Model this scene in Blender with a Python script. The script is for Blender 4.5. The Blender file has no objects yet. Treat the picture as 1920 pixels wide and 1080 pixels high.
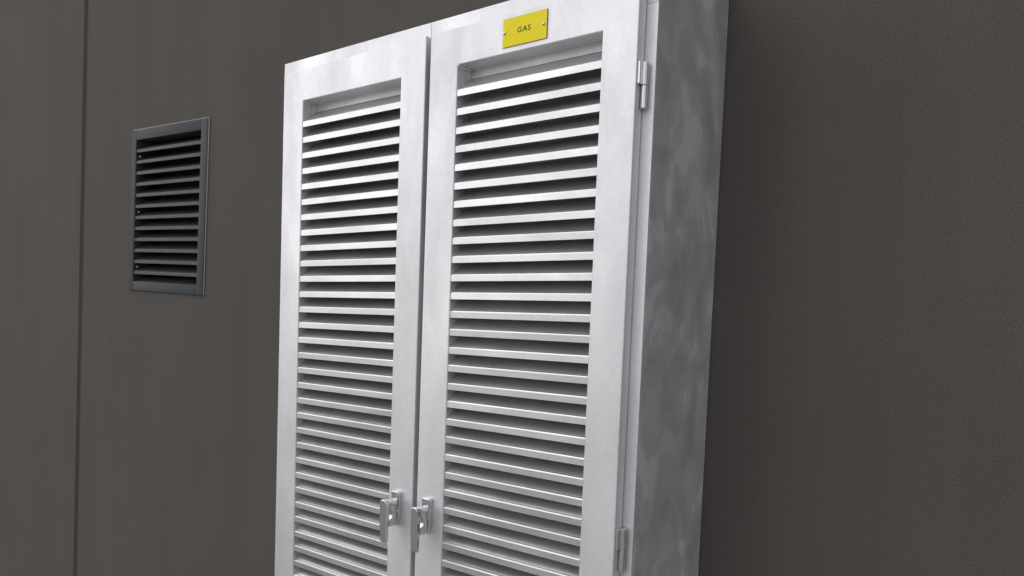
import bpy, bmesh, math, random
from mathutils import Matrix, Vector
random.seed(7)
scene = bpy.context.scene
C = scene.collection

# ------------------------------------------------------------------ camera
CAM = Vector((1.7919, -1.2742, 1.55))
YAW, PITCH, ROLL, FPX = 0.65913, -0.06117, 0.03829, 1456.1
cam_data = bpy.data.cameras.new('camera')
cam = bpy.data.objects.new('camera', cam_data)
C.objects.link(cam)
fw = Vector((-math.sin(YAW) * math.cos(PITCH), math.cos(YAW) * math.cos(PITCH), math.sin(PITCH)))
rt = Vector((math.cos(YAW), math.sin(YAW), 0))
up = rt.cross(fw)
r2 = rt * math.cos(ROLL) + up * math.sin(ROLL)
u2 = -rt * math.sin(ROLL) + up * math.cos(ROLL)
m = Matrix((r2, u2, -fw)).transposed().to_4x4()
m.translation = CAM
cam.matrix_world = m
cam_data.sensor_width = 36.0
cam_data.lens = FPX / 1920 * 36
cam_data.shift_y = (695.4 - 540) / 1920
cam_data.clip_start = 0.02
cam_data.clip_end = 2000
scene.camera = cam

# ------------------------------------------------------------------ sky, sun, exposure
SUN_EL = math.radians(53)
SUN_AZ = math.atan2(-0.88, -0.47)          # towards the sun: left of and in front of the cabinet
world = bpy.data.worlds.new("World")
scene.world = world
world.use_nodes = True
wn, wl = world.node_tree.nodes, world.node_tree.links
sky = wn.new('ShaderNodeTexSky')
sky.sky_type = 'NISHITA'
sky.sun_disc = False
sky.sun_elevation = SUN_EL
sky.sun_rotation = SUN_AZ
sky.air_density = 1.0
sky.dust_density = 1.0
sky.ozone_density = 1.0
hs = wn.new('ShaderNodeHueSaturation')
hs.inputs['Saturation'].default_value = 0.22   # an overcast sky has little blue left
wl.new(sky.outputs[0], hs.inputs['Color'])
wl.new(hs.outputs[0], wn['Background'].inputs['Color'])
wn['Background'].inputs['Strength'].default_value = 0.15

sun_data = bpy.data.lights.new('sun', 'SUN')
sun_data.energy = 0.75
sun_data.angle = math.radians(120)
sun_data.color = (1.0, 0.97, 0.93)
sun = bpy.data.objects.new('sun', sun_data)
C.objects.link(sun)
sdir = Vector((math.sin(SUN_AZ) * math.cos(SUN_EL), math.cos(SUN_AZ) * math.cos(SUN_EL), math.sin(SUN_EL)))
sun.rotation_euler = sdir.to_track_quat('Z', 'Y').to_euler()
sun.location = sdir * 20

vs = scene.view_settings
vs.view_transform = 'Standard'
vs.look = 'None'
vs.exposure = 0.28
vs.gamma = 1.0
vs.use_curve_mapping = False

# ------------------------------------------------------------------ materials
def new_mat(name):
    mt = bpy.data.materials.new(name)
    mt.use_nodes = True
    nt = mt.node_tree
    return mt, nt, nt.nodes['Principled BSDF']

def node(nt, kind, **kw):
    n = nt.nodes.new(kind)
    for k, v in kw.items():
        if k in n.inputs:
            n.inputs[k].default_value = v
        else:
            setattr(n, k, v)
    return n

def coords(nt, scale=(1, 1, 1), rand=True):
    """Object coordinates, shifted by a random amount per object so that copies differ."""
    tc = nt.nodes.new('ShaderNodeTexCoord')
    mp = nt.nodes.new('ShaderNodeMapping')
    mp.inputs['Scale'].default_value = scale
    nt.links.new(tc.outputs['Object'], mp.inputs['Vector'])
    if rand:
        oi = nt.nodes.new('ShaderNodeObjectInfo')
        ml = node(nt, 'ShaderNodeMath', operation='MULTIPLY')
        ml.inputs[1].default_value = 37.0
        nt.links.new(oi.outputs['Random'], ml.inputs[0])
        nt.links.new(ml.outputs[0], mp.inputs['Location'])
    return mp.outputs['Vector']

def noise(nt, vec, scale, detail=3, rough=0.55):
    n = node(nt, 'ShaderNodeTexNoise')
    n.inputs['Scale'].default_value = scale
    n.inputs['Detail'].default_value = detail
    n.inputs['Roughness'].default_value = rough
    nt.links.new(vec, n.inputs['Vector'])
    return n.outputs['Fac']

def ramp(nt, fac, stops):
    r = nt.nodes.new('ShaderNodeValToRGB')
    els = r.color_ramp.elements
    while len(els) < len(stops):
        els.new(0.5)
    for e, (p, c) in zip(els, stops):
        e.position = p
        e.color = (c[0], c[1], c[2], 1) if not isinstance(c, (int, float)) else (c, c, c, 1)
    nt.links.new(fac, r.inputs['Fac'])
    return r.outputs['Color']

def bump(nt, h, strength, dist, bsdf):
    b = nt.nodes.new('ShaderNodeBump')
    b.inputs['Strength'].default_value = strength
    b.inputs['Distance'].default_value = dist
    nt.links.new(h, b.inputs['Height'])
    nt.links.new(b.outputs['Normal'], bsdf.inputs['Normal'])

def mixc(nt, fac, a, b, mode='MIX'):
    mx = nt.nodes.new('ShaderNodeMix')
    mx.data_type = 'RGBA'
    mx.blend_type = mode
    if isinstance(fac, (int, float)):
        mx.inputs[0].default_value = fac
    else:
        nt.links.new(fac, mx.inputs[0])
    for s, v in ((6, a), (7, b)):
        if isinstance(v, tuple):
            mx.inputs[s].default_value = (*v, 1)
        else:
            nt.links.new(v, mx.inputs[s])
    return mx.outputs[2]

def aluminium(name, base, rlo, rhi, smudge=0.25, stretch=(1, 1, 0.35), metallic=1.0, smears=False):
    """Mill-finish aluminium: soft cloudy handling marks, faint rolling grain."""
    mt, nt, b = new_mat(name)
    b.inputs['Metallic'].default_value = metallic
    v = coords(nt, stretch)
    big = noise(nt, v, 6.0, 4, 0.55)
    patch = ramp(nt, big, [(0.40, 0.0), (0.50, 0.35), (0.56, 0.5), (0.64, 1.0)])
    lo = tuple(c * (1 - smudge) for c in base)
    v2 = coords(nt, (1, 1, 1))
    fine = ramp(nt, noise(nt, v2, 110.0, 4, 0.65), [(0.35, 0.94), (0.65, 1.0)])
    col = mixc(nt, 1.0, mixc(nt, patch, lo, base), fine, 'MULTIPLY')
    if smears:
        vv_ = coords(nt, (1.6, 1.6, 1.25))
        n2 = node(nt, 'ShaderNodeTexNoise')
        n2.inputs['Scale'].default_value = 6.5
        n2.inputs['Detail'].default_value = 3
        n2.inputs['Distortion'].default_value = 0.7
        nt.links.new(vv_, n2.inputs['Vector'])
        sm = ramp(nt, n2.outputs['Fac'], [(0.36, 0.68), (0.50, 0.80), (0.57, 0.84), (0.63, 1.0)])
        col = mixc(nt, 1.0, col, sm, 'MULTIPLY')
    nt.links.new(col, b.inputs['Base Color'])
    rr = node(nt, 'ShaderNodeMapRange')
    rr.inputs['From Min'].default_value = 0.3
    rr.inputs['From Max'].default_value = 0.7
    rr.inputs['To Min'].default_value = rlo
    rr.inputs['To Max'].default_value = rhi
    nt.links.new(noise(nt, v, 14.0, 4, 0.6), rr.inputs['Value'])
    nt.links.new(rr.outputs[0], b.inputs['Roughness'])
    bump(nt, noise(nt, v2, 700.0, 2), 0.12, 0.0004, b)
    return mt

M_DOOR = aluminium('door aluminium', (0.865, 0.848, 0.865), 0.40, 0.58, 0.15, metallic=0.65)
M_SLAT = aluminium('louvre aluminium', (0.77, 0.765, 0.76), 0.28, 0.40, 0.18, (0.5, 1, 1), metallic=0.82)
M_BODY = aluminium('cabinet sheet aluminium', (0.88, 0.85, 0.87), 0.40, 0.60, 0.14, (1, 1, 0.9), metallic=0.40, smears=True)

def plain_metal(name, col, rough, metallic=1.0):
    mt, nt, b = new_mat(name)
    b.inputs['Metallic'].default_value = metallic
    v = coords(nt)
    nt.links.new(ramp(nt, noise(nt, v, 120.0, 3), [(0.3, tuple(c * 0.88 for c in col)), (0.7, col)]), b.inputs['Base Color'])
    rr = node(nt, 'ShaderNodeMapRange')
    rr.inputs['To Min'].default_value = rough * 0.75
    rr.inputs['To Max'].default_value = rough * 1.3
    nt.links.new(noise(nt, v, 90.0, 3), rr.inputs['Value'])
    nt.links.new(rr.outputs[0], b.inputs['Roughness'])
    return mt

M_CHROME = plain_metal('chromed die cast', (0.76, 0.765, 0.77), 0.16)
M_STEEL = plain_metal('bright steel', (0.78, 0.77, 0.74), 0.24)
M_BRASS = plain_metal('worn brass', (0.74, 0.66, 0.46), 0.26)
M_HINGE = plain_metal('zinc plated steel', (0.74, 0.74, 0.73), 0.30)
M_VENTFR = plain_metal('grey coated vent frame', (0.050, 0.053, 0.058), 0.72, 0.0)
M_VENTBL = plain_metal('shade-darkened grey vent blade', (0.028, 0.029, 0.031), 0.5, 0.0)  # same coating as the frame, darkened for the shade between the blades
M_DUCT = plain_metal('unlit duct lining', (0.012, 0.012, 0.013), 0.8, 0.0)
M_SEAL = plain_metal('joint sealant', (0.072, 0.062, 0.060), 0.8, 0.0)
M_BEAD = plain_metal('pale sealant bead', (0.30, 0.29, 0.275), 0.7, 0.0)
M_PLINTH = plain_metal('plinth concrete', (0.30, 0.29, 0.27), 0.85, 0.0)

def wall_mat():
    mt, nt, b = new_mat('painted textured render')
    v = coords(nt, rand=False)
    vs_ = coords(nt, (2.2, 2.2, 0.22), rand=False)
    c1 = ramp(nt, noise(nt, v, 1.6, 4, 0.6), [(0.30, (0.094, 0.082, 0.0745)), (0.70, (0.105, 0.0925, 0.084))])
    c2 = ramp(nt, noise(nt, vs_, 3.0, 4, 0.6), [(0.30, 0.92), (0.70, 1.02)])
    c3 = ramp(nt, noise(nt, v, 380.0, 4, 0.8), [(0.28, 0.36), (0.72, 1.64)])
    col = mixc(nt, 1.0, mixc(nt, 1.0, c1, c2, 'MULTIPLY'), c3, 'MULTIPLY')
    nt.links.new(col, b.inputs['Base Color'])
    b.inputs['Roughness'].default_value = 0.92
    b.inputs['Specular IOR Level'].default_value = 0.28
    h = nt.nodes.new('ShaderNodeMath')
    h.operation = 'ADD'
    nt.links.new(noise(nt, v, 330.0, 3, 0.6), h.inputs[0])
    nt.links.new(noise(nt, v, 140.0, 2, 0.5), h.inputs[1])
    bump(nt, h.outputs[0], 0.5, 0.0015, b)
    return mt
M_WALL = wall_mat()

def ground_mat():
    mt, nt, b = new_mat('concrete paving')
    v = coords(nt, rand=False)
    nt.links.new(ramp(nt, noise(nt, v, 2.0, 6, 0.6), [(0.3, (0.215, 0.225, 0.20)), (0.7, (0.285, 0.29, 0.265))]), b.inputs['Base Color'])
    b.inputs['Roughness'].default_value = 0.9
    bump(nt, noise(nt, v, 160.0, 3), 0.4, 0.002, b)
    return mt
M_GROUND = ground_mat()

def sign_mats():
    mt, nt, b = new_mat('engraved plate yellow')
    v = coords(nt)
    nt.links.new(ramp(nt, noise(nt, v, 40.0, 4), [(0.3, (0.95, 0.765, 0.012)), (0.7, (0.98, 0.80, 0.02))]), b.inputs['Base Color'])
    b.inputs['Roughness'].default_value = 0.5
    b.inputs['Specular IOR Level'].default_value = 0.2
    e = plain_metal('engraved plate dark core', (0.07, 0.045, 0.02), 0.6, 0.0)
    t = plain_metal('engraved letters', (0.085, 0.066, 0.012), 0.7, 0.0)
    return mt, e, t
M_YEL, M_CORE, M_LETTER = sign_mats()

# ------------------------------------------------------------------ mesh helpers
def box(bm, x0, x1, y0, y1, z0, z1, bev=0.0, seg=2):
    r = bmesh.ops.create_cube(bm, size=1.0)
    vs_ = r['verts']
    for v in vs_:
        v.co = Vector(((x0 + x1) / 2 + v.co.x * (x1 - x0), (y0 + y1) / 2 + v.co.y * (y1 - y0), (z0 + z1) / 2 + v.co.z * (z1 - z0)))
    if bev > 0:
        es = list({e for v in vs_ for e in v.link_edges})
        bmesh.ops.bevel(bm, geom=es, offset=bev, segments=seg, profile=0.5, affect='EDGES')

def cyl(bm, p0, p1, r0, r1=None, seg=24, bev=0.0):
    r1 = r0 if r1 is None else r1
    p0, p1 = Vector(p0), Vector(p1)
    d = p1 - p0
    r = bmesh.ops.create_cone(bm, cap_ends=True, cap_tris=False, segments=seg, radius1=r0, radius2=r1, depth=d.length)
    q = d.to_track_quat('Z', 'Y').to_matrix().to_4x4()
    bmesh.ops.transform(bm, matrix=Matrix.Translation((p0 + p1) / 2) @ q, verts=r['verts'])
    if bev > 0:
        vset = set(r['verts'])
        es = [e for v in r['verts'] for e in v.link_edges if e.verts[0] in vset and e.verts[1] in vset
              and any(len(f.verts) > 4 for f in e.link_faces)]
        bmesh.ops.bevel(bm, geom=list(set(es)), offset=bev, segments=2, profile=0.5, affect='EDGES')

def prism(bm, pts, y0, y1, bev=0.0, seg=2):
    """Extrude an (x, z) outline from y0 (front) to y1 (back)."""
    f = [bm.verts.new((x, y0, z)) for x, z in pts]
    k = [bm.verts.new((x, y1, z)) for x, z in pts]
    n = len(pts)
    faces = [bm.faces.new(f), bm.faces.new(k[::-1])]
    for i in range(n):
        faces.append(bm.faces.new((f[i], k[i], k[(i + 1) % n], f[(i + 1) % n])))
    bmesh.ops.recalc_face_normals(bm, faces=faces)
    if bev > 0:
        bmesh.ops.bevel(bm, geom=list({e for fc in faces for e in fc.edges}), offset=bev, segments=seg, profile=0.5, affect='EDGES')

def obj(name, bm, mat, parent=None, origin=(0, 0, 0), smooth=True):
    """Link a bmesh (in scene coordinates) as one mesh object whose origin is `origin`."""
    bmesh.ops.translate(bm, verts=bm.verts, vec=-Vector(origin))
    me = bpy.data.meshes.new(name)
    bm.to_mesh(me)
    bm.free()
    for mt in (mat if isinstance(mat, (list, tuple)) else [mat]):
        me.materials.append(mt)
    if smooth:
        for p in me.polygons:
            p.use_smooth = True
        me.set_sharp_from_angle(angle=math.radians(40))
    o = bpy.data.objects.new(name, me)
    C.objects.link(o)
    place(o, parent, origin)
    return o

WORLD = {}
def place(o, parent, origin):
    WORLD[o.name] = Vector(origin)
    o.parent = parent
    o.location = Vector(origin) - (WORLD[parent.name] if parent else Vector((0, 0, 0)))

def empty(name, loc, label, cat):
    o = bpy.data.objects.new(name, None)
    o.empty_display_size = 0.1
    C.objects.link(o)
    place(o, None, loc)
    o['label'] = label
    o['category'] = cat
    return o

# ------------------------------------------------------------------ ground
YW = 0.3435                      # the wall's front face
bm = bmesh.new()
vv = [bm.verts.new(p) for p in ((-300, -300, 0), (300, -300, 0), (300, 300, 0), (-300, 300, 0))]
bm.faces.new(vv)
g = obj('ground', bm, M_GROUND, smooth=False)
g['kind'] = 'structure'

# ------------------------------------------------------------------ wall of precast panels
wall = empty('wall', (0, YW, 0), 'dark brown-grey textured wall with a vertical panel joint behind the silver cabinet', 'wall')
WH, WT = 5.2, 0.16
SLOPE = 0.0355
def seam_x(x, z):
    return x + (z - 1.6365) * SLOPE
VENT_C = Vector((-1.2305, YW, 1.9505))
VROT = math.radians(2.0)
def vent_pt(a, b):
    """Point of the (slightly crooked) vent, a to the right and b up from its centre."""
    return (VENT_C.x + a * math.cos(VROT) + b * math.sin(VROT), VENT_C.z + b * math.cos(VROT) - a * math.sin(VROT))
HW, HH = 0.255, 0.300            # half size of the hole behind the vent

def wall_panel(xl, xr, hole=False):
    bm = bmesh.new()
    out = [(seam_x(xl, 0), 0.002), (seam_x(xr, 0), 0.002), (seam_x(xr, WH), WH), (seam_x(xl, WH), WH)]
    ch = 0.009
    inn = [(x + (ch if i in (0, 3) else -ch), z) for i, (x, z) in enumerate(out)]
    F = [bm.verts.new((x, YW, z)) for x, z in inn]
    S = [bm.verts.new((x, YW + ch, z)) for x, z in out]
    B = [bm.verts.new((x, YW + WT, z)) for x, z in out]
    for i in range(4):
        j = (i + 1) % 4
        if (F[i].co - S[i].co).length > 0:
            bm.faces.new((F[i], S[i], S[j], F[j]))
        bm.faces.new((S[i], B[i], B[j], S[j]))
    if not hole:
        bm.faces.new(F)
        bm.faces.new(B[::-1])
    else:
        hp = [vent_pt(a, b) for a, b in ((-HW, -HH), (HW, -HH), (HW, HH), (-HW, HH))]
        H = [bm.verts.new((x, YW, z)) for x, z in hp]
        K = [bm.verts.new((x, YW + WT, z)) for x, z in hp]
        for i in range(4):
            j = (i + 1) % 4
            bm.faces.new((F[i], F[j], H[j], H[i]))
            bm.faces.new((H[i], H[j], K[j], K[i]))
            bm.faces.new((B[i], B[j], K[j], K[i]))
    bmesh.ops.recalc_face_normals(bm, faces=bm.faces[:])
    return obj('wall_panel', bm, M_WALL, wall, (0, YW, 0), smooth=False)
GAP = 0.030
edges = [-15.6, -8.8, -1.995, 4.8, 11.6]
for i in range(4):
    wall_panel(edges[i] + GAP / 2, edges[i + 1] - GAP / 2, hole=(i == 2))
for x in edges[1:4]:
    bm = bmesh.new()
    pts = [(seam_x(x, 0) - GAP / 2 - 0.002, 0.004), (seam_x(x, 0) + GAP / 2 + 0.002, 0.004),
           (seam_x(x, WH) + GAP / 2 + 0.002, WH - 0.002), (seam_x(x, WH) - GAP / 2 - 0.002, WH - 0.002)]
    prism(bm, pts, YW + 0.0095, YW + 0.05)
    obj('joint_sealant', bm, M_SEAL, wall, (0, YW, 0), smooth=False)

# ------------------------------------------------------------------ louvred wall vent
vent = empty('wall_vent', (VENT_C.x, YW, VENT_C.z), 'small dark grey louvred air vent set in the wall left of the cabinet', 'air vent')
vent.rotation_euler = (0, VROT, 0)
def vobj(name, bm, mat, parent=vent, smooth=True):
    me = bpy.data.meshes.new(name)
    bm.to_mesh(me)
    bm.free()
    me.materials.append(mat)
    if smooth:
        for p in me.polygons:
            p.use_smooth = True
        me.set_sharp_from_angle(angle=math.radians(40))
    o = bpy.data.objects.new(name, me)
    C.objects.link(o)
    o.parent = parent
    return o
VW, VH = 0.286, 0.330            # half outer size
L_, R_, T_, B_ = 0.032, 0.044, 0.040, 0.037
bm = bmesh.new()
y0, y1 = -0.007, -0.0005
box(bm, -VW, -VW + L_, y0, y1, -VH, VH, 0.0012)
box(bm, VW - R_, VW, y0, y1, -VH, VH, 0.0012)
box(bm, -VW + L_, VW - R_, y0, y1, VH - T_, VH, 0.0012)
box(bm, -VW + L_, VW - R_, y0, y1, -VH, -VH + B_, 0.0012)
XA, XB, ZA, ZB = -VW + L_, VW - R_, -VH + B_, VH - T_
# returns folded back into the hole
box(bm, XA - 0.0025, XA - 0.0005, y1, 0.055, ZA, ZB)
box(bm, XB + 0.0005, XB + 0.0025, y1, 0.055, ZA, ZB)
box(bm, XA, XB, y1, 0.055, ZB + 0.0005, ZB + 0.0025)
box(bm, XA, XB, y1, 0.055, ZA - 0.0025, ZA - 0.0005)
vobj('vent_frame', bm, M_VENTFR)
bm = bmesh.new()
box(bm, -HW + 0.003, HW - 0.003, 0.10, 0.11, -HH + 0.003, HH - 0.003)
vobj('duct_back', bm, M_DUCT)
bm = bmesh.new()
for s in (-1, 1):
    cx = s * (HW - 0.004)
    box(bm, cx - 0.002, cx + 0.002, 0.056, 0.098, -HH + 0.004, HH - 0.004)
for s in (-1, 1):
    cz = s * (HH - 0.003)
    box(bm, -HW + 0.008, HW - 0.008, 0.056, 0.098, cz - 0.002, cz + 0.002)
vobj('duct_liner', bm, M_DUCT)
NB = 12
pitch = (ZB - ZA) / 12.8
def blade_bm(x0, x1, lip, run, rise, th=0.0014):
    """Louvre blade: an upright lip with a rolled top edge and a sheet rising backwards from it (y=0 lip face, z=0 lip top)."""
    outer = [(0.0, -lip), (0.0, -0.0032), (0.0003, -0.0019), (0.0011, -0.0008), (0.0022, -0.0001), (0.0042, 0.0010), (run, rise)]
    inner = [(run + th * 0.7, rise - th * 0.7), (0.0050, -0.0006), (th + 0.001, -0.003), (th, -lip)]
    prof = outer + inner
    bm = bmesh.new()
    a = [bm.verts.new((x0, y, z)) for y, z in prof]
    b = [bm.verts.new((x1, y, z)) for y, z in prof]
    n = len(prof)
    for i in range(n):
        bm.faces.new((a[i], a[(i + 1) % n], b[(i + 1) % n], b[i]))
    bm.faces.new(a[::-1]); bm.faces.new(b)
    bmesh.ops.recalc_face_normals(bm, faces=bm.faces[:])
    return bm
vb = vobj('vent_blade', blade_bm(XA + 0.0004, XB - 0.0004, 0.0130, 0.050, 0.026), M_VENTBL, smooth=False)
for k in range(NB + 1):
    o = vb if k == 0 else vb.copy()
    if k:
        C.objects.link(o)
    o.location = (0, -0.0045, ZB - pitch * (k + 0.83))
    o.rotation_euler = (0, random.uniform(-0.002, 0.002), 0)
for k in (1, 6, 11):             # bright fixing screws in the left jamb
    bm = bmesh.new()
    bmesh.ops.create_uvsphere(bm, u_segments=12, v_segments=8, radius=0.0034)
    o = vobj('screw', bm, M_STEEL)
    o.location = (XA + 0.016, 0.004, ZB - pitch * (k + 0.83) + 0.016)
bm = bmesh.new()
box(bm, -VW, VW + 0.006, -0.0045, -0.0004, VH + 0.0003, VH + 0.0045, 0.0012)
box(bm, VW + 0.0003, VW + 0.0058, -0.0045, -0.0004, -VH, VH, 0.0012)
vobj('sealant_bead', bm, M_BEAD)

# ------------------------------------------------------------------ aluminium gas cabinet
cab = empty('gas_cabinet', (0.53, 0.19, 0.0), 'tall silver aluminium cabinet with two louvred doors and chrome lever handles', 'cabinet')
X0, X1 = -0.036, 1.0895          # body sides
YF, YB = 0.029, 0.341            # body front and back
ZB0, ZT, ZR = 0.08, 2.2265, 2.290   # bottom, front top, top at the wall
CO = (0.53, 0.19, 0.0)
TH = 0.003
def part(name, bm, mat, parent=cab, origin=CO, smooth=False):
    return obj(name, bm, mat, parent, origin, smooth)
def side_panel(xa, xb):
    bm = bmesh.new()
    pts = [(YF + 0.003, ZB0), (YB, ZB0), (YB, ZR), (YF + 0.003, ZT)]
    A = [bm.verts.new((xa, y, z)) for y, z in pts]
    B = [bm.verts.new((xb, y, z)) for y, z in pts]
    fs = [bm.faces.new(A), bm.faces.new(B[::-1])] + [bm.faces.new((A[i], B[i], B[(i + 1) % 4], A[(i + 1) % 4])) for i in range(4)]
    bmesh.ops.recalc_face_normals(bm, faces=fs)
    bmesh.ops.bevel(bm, geom=bm.edges[:], offset=0.001, segments=2, profile=0.5, affect='EDGES')
    part('side_panel', bm, M_BODY)
side_panel(X1 - TH, X1)
side_panel(X0, X0 + TH)
bm = bmesh.new()
A = [bm.verts.new(p) for p in ((X0 + TH, YF + .003, ZT - .0004), (X1 - TH, YF + .003, ZT - .0004), (X1 - TH, YB, ZR - .0004), (X0 + TH, YB, ZR - .0004))]
B = [bm.verts.new(v.co - Vector((0, 0, TH))) for v in A]
bm.faces.new(A); bm.faces.new(B[::-1])
for i in range(4):
    bm.faces.new((A[i], B[i], B[(i + 1) % 4], A[(i + 1) % 4]))
bmesh.ops.recalc_face_normals(bm, faces=bm.faces[:])
part('sloping_top', bm, M_BODY)
bm = bmesh.new(); box(bm, X0 + TH, X1 - TH, YF + 0.003, YB, ZB0 + 0.0002, ZB0 + TH, 0.0006); part('base_panel', bm, M_BODY)
bm = bmesh.new(); box(bm, X0 + TH + .0005, X1 - TH - .0005, YB - TH, YB - 0.0005, ZB0 + TH, ZR - TH - .0015); part('back_panel', bm, M_BODY)
bm = bmesh.new(); box(bm, X0 + 0.02, X1 - 0.02, 0.07, YB - 0.005, 0.0, ZB0 - 0.0005, 0.004); part('plinth', bm, M_PLINTH)
# face frame behind the doors
for a, b in ((X0, 0.040), (1.036, X1)):
    bm = bmesh.new(); box(bm, a, b, YF, YF + 0.0028, 0.1503, 2.1478, 0.0004); part('frame_stile', bm, M_DOOR)
XM = 0.5122                      # welded joint in the top rail
for a, b in ((X0, XM - 0.0004), (XM + 0.0004, X1)):
    bm = bmesh.new(); box(bm, a, b, YF, YF + 0.0028, 2.148, ZT, 0.0009); part('top_rail', bm, M_DOOR)
bm = bmesh.new(); box(bm, X0, X1, YF, YF + 0.0028, ZB0, 0.150, 0.0009); part('bottom_rail', bm, M_DOOR)

PITCH_S, NS, ZS0, LIP = 0.040, 46, 2.0535, 0.0158
ZD1, ZO1, ZD0, ZO0 = 2.1858, 2.1050, 0.110, 0.196
YD = 0.0268                      # back of the door's outer frame
def make_door(x0, o1, o2, x1, label):
    bm = bmesh.new()
    rings = []
    for y in (0, YD):
        rings.append([bm.verts.new((x, y, z)) for x, z in ((x0, ZD0), (x1, ZD0), (x1, ZD1), (x0, ZD1))])
        rings.append([bm.verts.new((x, y, z)) for x, z in ((o1, ZO0), (o2, ZO0), (o2, ZO1), (o1, ZO1))])
    fo, fi, bo, bi = rings
    for i in range(4):
        j = (i + 1) % 4
        bm.faces.new((fo[i], fo[j], fi[j], fi[i]))
        bm.faces.new((bo[j], bo[i], bi[i], bi[j]))
        bm.faces.new((fo[j], fo[i], bo[i], bo[j]))
        bm.faces.new((fi[i], fi[j], bi[j], bi[i]))
    bmesh.ops.recalc_face_normals(bm, faces=bm.faces[:])
    sharp = [e for e in bm.edges if len(e.link_faces) == 2 and e.link_faces[0].normal.angle(e.link_faces[1].normal) > 1.0]
    bmesh.ops.bevel(bm, geom=sharp, offset=0.0021, segments=3, profile=0.5, affect='EDGES')
    # returns behind the opening
    box(bm, o1 - 0.003, o1 - 0.0004, YD, 0.056, ZO0 - 0.003, ZO1 + 0.003)
    box(bm, o2 + 0.0004, o2 + 0.003, YD, 0.056, ZO0 - 0.003, ZO1 + 0.003)
    box(bm, o1, o2, YD, 0.056, ZO1 + 0.0004, ZO1 + 0.003)
    box(bm, o1, o2, YD, 0.056, ZO0 - 0.003, ZO0 - 0.0004)
    # closing strip with a folded lip behind the top of the opening
    box(bm, o1, o2, 0.0470, 0.0490, 2.072, ZO1 + 0.0004)
    box(bm, o1, o2, 0.0430, 0.0470, 2.0855, 2.0885, 0.0010)
    d = part('door', bm, M_DOOR, cab, ((x0 + x1) / 2, YD / 2, ZD0))
    d['label'] = label
    return d
door_l = make_door(0.003, 0.0850, 0.4476, 0.5259, 'left louvred door with handle at its right edge')
door_r = make_door(0.5403, 0.6231, 0.9895, 1.0659, 'right louvred door carrying the yellow sign')

first = None
for d, o1, o2 in ((door_l, 0.0850, 0.4476), (door_r, 0.6231, 0.9895)):
    xm = (o1 + o2) / 2
    for k in range(NS):
        z = ZS0 - PITCH_S * k
        if first is None:
            first = obj('slat', blade_bm(o1 + 0.0004, o2 - 0.0004, LIP, 0.042, 0.0305), M_SLAT, d, (xm, 0.0018, z), smooth=False)
            # the blade was drawn about y=0, z=0
            first.data.transform(Matrix.Translation((0, 0.0018, z)))
            o = first
        else:
            o = first.copy()
            C.objects.link(o)
            place(o, d, (xm, 0.0018, z))
            o.scale.x = (o2 - o1 - 0.0008) / (0.4476 - 0.0850 - 0.0008)
        o.location.z += random.uniform(-0.0005, 0.0005)
        o.location.y += random.uniform(-0.0003, 0.0006)
        o.rotation_euler = (random.uniform(-0.025, 0.025), random.uniform(-0.0012, 0.0012), random.uniform(-0.0008, 0.0008))

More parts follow.
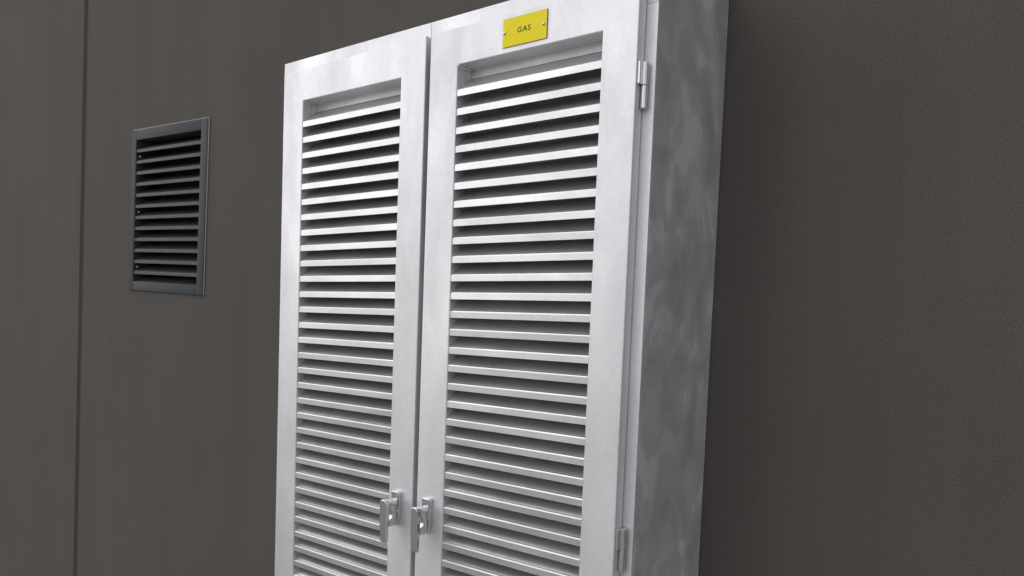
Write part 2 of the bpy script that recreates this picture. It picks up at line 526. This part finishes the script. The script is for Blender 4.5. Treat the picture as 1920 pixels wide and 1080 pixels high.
# ------------------------------------------------------------------ lever handles
def handle(d, cx):
    zc = 1.1190
    bm = bmesh.new()             # escutcheon: flat plate, rounded top, tapering to the lock
    w = 0.0125
    pts = [(cx - w, 1.143), (cx - w + 0.003, 1.1465), (cx + w - 0.003, 1.1465), (cx + w, 1.143), (cx + w, 1.100), (cx + 0.010, 1.070), (cx + 0.007, 1.0655), (cx - 0.007, 1.0655), (cx - 0.010, 1.070), (cx - w, 1.100)]
    prism(bm, pts, -0.0095, -0.0003, 0.0016, 2)
    box(bm, cx + 0.0062, cx + 0.0122, -0.0125, -0.0094, 1.100, 1.1455, 0.0012)
    box(bm, cx - 0.0118, cx + 0.0060, -0.0125, -0.0094, 1.1415, 1.1455, 0.0012)
    part('handle_plate', bm, M_CHROME, d, (cx, 0, zc))
    bm = bmesh.new()             # boss, neck and lever arm
    cyl(bm, (cx, -0.010, zc), (cx, -0.0455, zc), 0.0105, 0.0085, 24)
    # cast housing under the boss, deepening towards the lock
    hp = [(-0.0096, 1.1130), (-0.0310, 1.1130), (-0.0250, 1.1030), (-0.0225, 1.0930), (-0.0240, 1.0850), (-0.0330, 1.0825), (-0.0335, 1.0665), (-0.0096, 1.0665)]
    ha = [bm.verts.new((cx - 0.0080, y, z)) for y, z in hp]
    hb = [bm.verts.new((cx + 0.0080, y, z)) for y, z in hp]
    hf = [bm.faces.new(ha), bm.faces.new(hb[::-1])] + [bm.faces.new((ha[i], hb[i], hb[(i + 1) % 8], ha[(i + 1) % 8])) for i in range(8)]
    bmesh.ops.recalc_face_normals(bm, faces=hf)
    bmesh.ops.bevel(bm, geom=list({e for f in hf for e in f.edges}), offset=0.0014, segments=2, profile=0.5, affect='EDGES')
    lx = cx + 0.0085
    arm = []
    for k in range(9):
        t = math.pi * k / 8
        arm.append((lx + 0.0103 * math.cos(t), zc + 0.006 + 0.0095 * math.sin(t)))
    arm += [(lx - 0.0103, 1.080), (lx - 0.0096, 1.037), (lx - 0.0078, 1.0338), (lx + 0.0078, 1.0318), (lx + 0.0098, 1.035), (lx + 0.0103, 1.080)]
    prism(bm, arm, -0.0560, -0.0420, 0.0018, 3)
    for v in bm.verts:           # the arm thins towards its end and sweeps gently back
        if v.co.y < -0.040 and v.co.z < 1.112:
            t = (1.112 - v.co.z) / 0.079
            if v.co.y > -0.049:
                v.co.y -= 0.0065 * min(1, t * 2.2)
            v.co.y += 0.004 * t * t
    part('handle_lever', bm, M_CHROME, d, (cx, 0, zc))
    bm = bmesh.new()
    cyl(bm, (cx, -0.0320, 1.0745), (cx, -0.0352, 1.0745), 0.0062, 0.0058, 24, 0.0008)
    bmesh.ops.create_uvsphere(bm, u_segments=16, v_segments=10, radius=0.0044, matrix=Matrix.Translation((cx, -0.0345, 1.0745)))
    part('lock_barrel', bm, M_CHROME, d, (cx, 0, zc), True)
handle(door_l, 0.4785)
handle(door_r, 0.5790)

# ------------------------------------------------------------------ lift-off hinges
def hinge(d, s, xe, zc):
    """s=1: on the right edge xe of door d; the upper knuckle is on the door, the lower on the frame."""
    bm = bmesh.new()
    xb, yb = xe + s * 0.0072, 0.0195
    cyl(bm, (xb, yb, zc + 0.0006), (xb, yb, zc + 0.0420), 0.0066, None, 20, 0.0008)
    cyl(bm, (xb, yb, zc - 0.0420), (xb, yb, zc - 0.0006), 0.0062, None, 20, 0.0008)
    cyl(bm, (xb, yb, zc - 0.001), (xb, yb, zc + 0.001), 0.0045, None, 16)
    a, b = sorted((xe + s * 0.0003, xe + s * 0.0052))
    box(bm, a, b, 0.0040, 0.0240, zc + 0.001, zc + 0.0415, 0.0008)
    part('hinge', bm, M_HINGE, d, (xb, yb, zc))
for zc in (1.9965, 1.1245):
    hinge(door_r, 1, 1.0659, zc)
    hinge(door_l, -1, 0.003, zc)

# weld bead in the top left inner corner of the right door
bm = bmesh.new()
for k in range(7):
    y = 0.004 + k * 0.006
    bmesh.ops.create_icosphere(bm, subdivisions=2, radius=random.uniform(0.0034, 0.0046),
        matrix=Matrix.Translation((0.6245 + random.uniform(0, .001), y, ZO1 - 0.0012)) @ Matrix.Diagonal((0.8, 1.2, 0.8, 1)))
part('weld_bead', bm, M_STEEL, door_r, (0.6245, 0.02, ZO1), True)

# ------------------------------------------------------------------ yellow GAS sign
SX0, SX1, SZ0, SZ1 = 0.7490, 0.8607, 2.1164, 2.1737
SC = ((SX0 + SX1) / 2, 0.0, (SZ0 + SZ1) / 2)
sign = empty('gas_sign', SC, 'small yellow rectangular plate lettered GAS screwed above the right louvres', 'sign')
bm = bmesh.new()
box(bm, SX0, SX1, -0.0022, -0.0002, SZ0, SZ1, 0.0003, 1)
bm.normal_update()
for f in bm.faces:
    f.material_index = 0 if f.normal.y < -0.9 else 1
obj('plate', bm, [M_YEL, M_CORE], sign, SC, smooth=False)
for x, z in ((0.7540, 2.1458), (0.8528, 2.1456)):
    bm = bmesh.new()
    bmesh.ops.create_uvsphere(bm, u_segments=20, v_segments=12, radius=0.0038,
        matrix=Matrix.Translation((x, -0.0022, z)) @ Matrix.Diagonal((1, 0.75, 1, 1)))
    box(bm, x - 0.0026, x + 0.0026, -0.00525, -0.0046, z - 0.0003, z + 0.0003)
    obj('screw', bm, M_BRASS, sign, (x, -0.0022, z))
cu = bpy.data.curves.new('lettering', 'FONT')
cu.body = 'GAS'
cu.align_x = 'CENTER'; cu.align_y = 'CENTER'
cu.size = 0.0158
cu.space_character = 1.18
cu.extrude = 0.00012
cu.offset = 0.00018
tmp = bpy.data.objects.new('lettering_source', cu)
C.objects.link(tmp)
bpy.context.view_layer.update()
me = bpy.data.meshes.new_from_object(tmp.evaluated_get(bpy.context.evaluated_depsgraph_get()))
bpy.data.objects.remove(tmp)
me.name = 'lettering'
me.transform(Matrix.Rotation(math.radians(90), 4, 'X'))
me.materials.clear()
me.materials.append(M_LETTER)
xs = [v.co.x for v in me.vertices]; zs = [v.co.z for v in me.vertices]
cxm, czm = (min(xs) + max(xs)) / 2, (min(zs) + max(zs)) / 2
sxx, szz = 0.0335 / (max(xs) - min(xs)), 0.0112 / (max(zs) - min(zs))
me.transform(Matrix.Diagonal((sxx, 1, szz, 1)) @ Matrix.Translation((-cxm, 0, -czm)))
lt = bpy.data.objects.new('lettering', me)
C.objects.link(lt)
place(lt, sign, (0.8037, -0.00235, 2.1460))
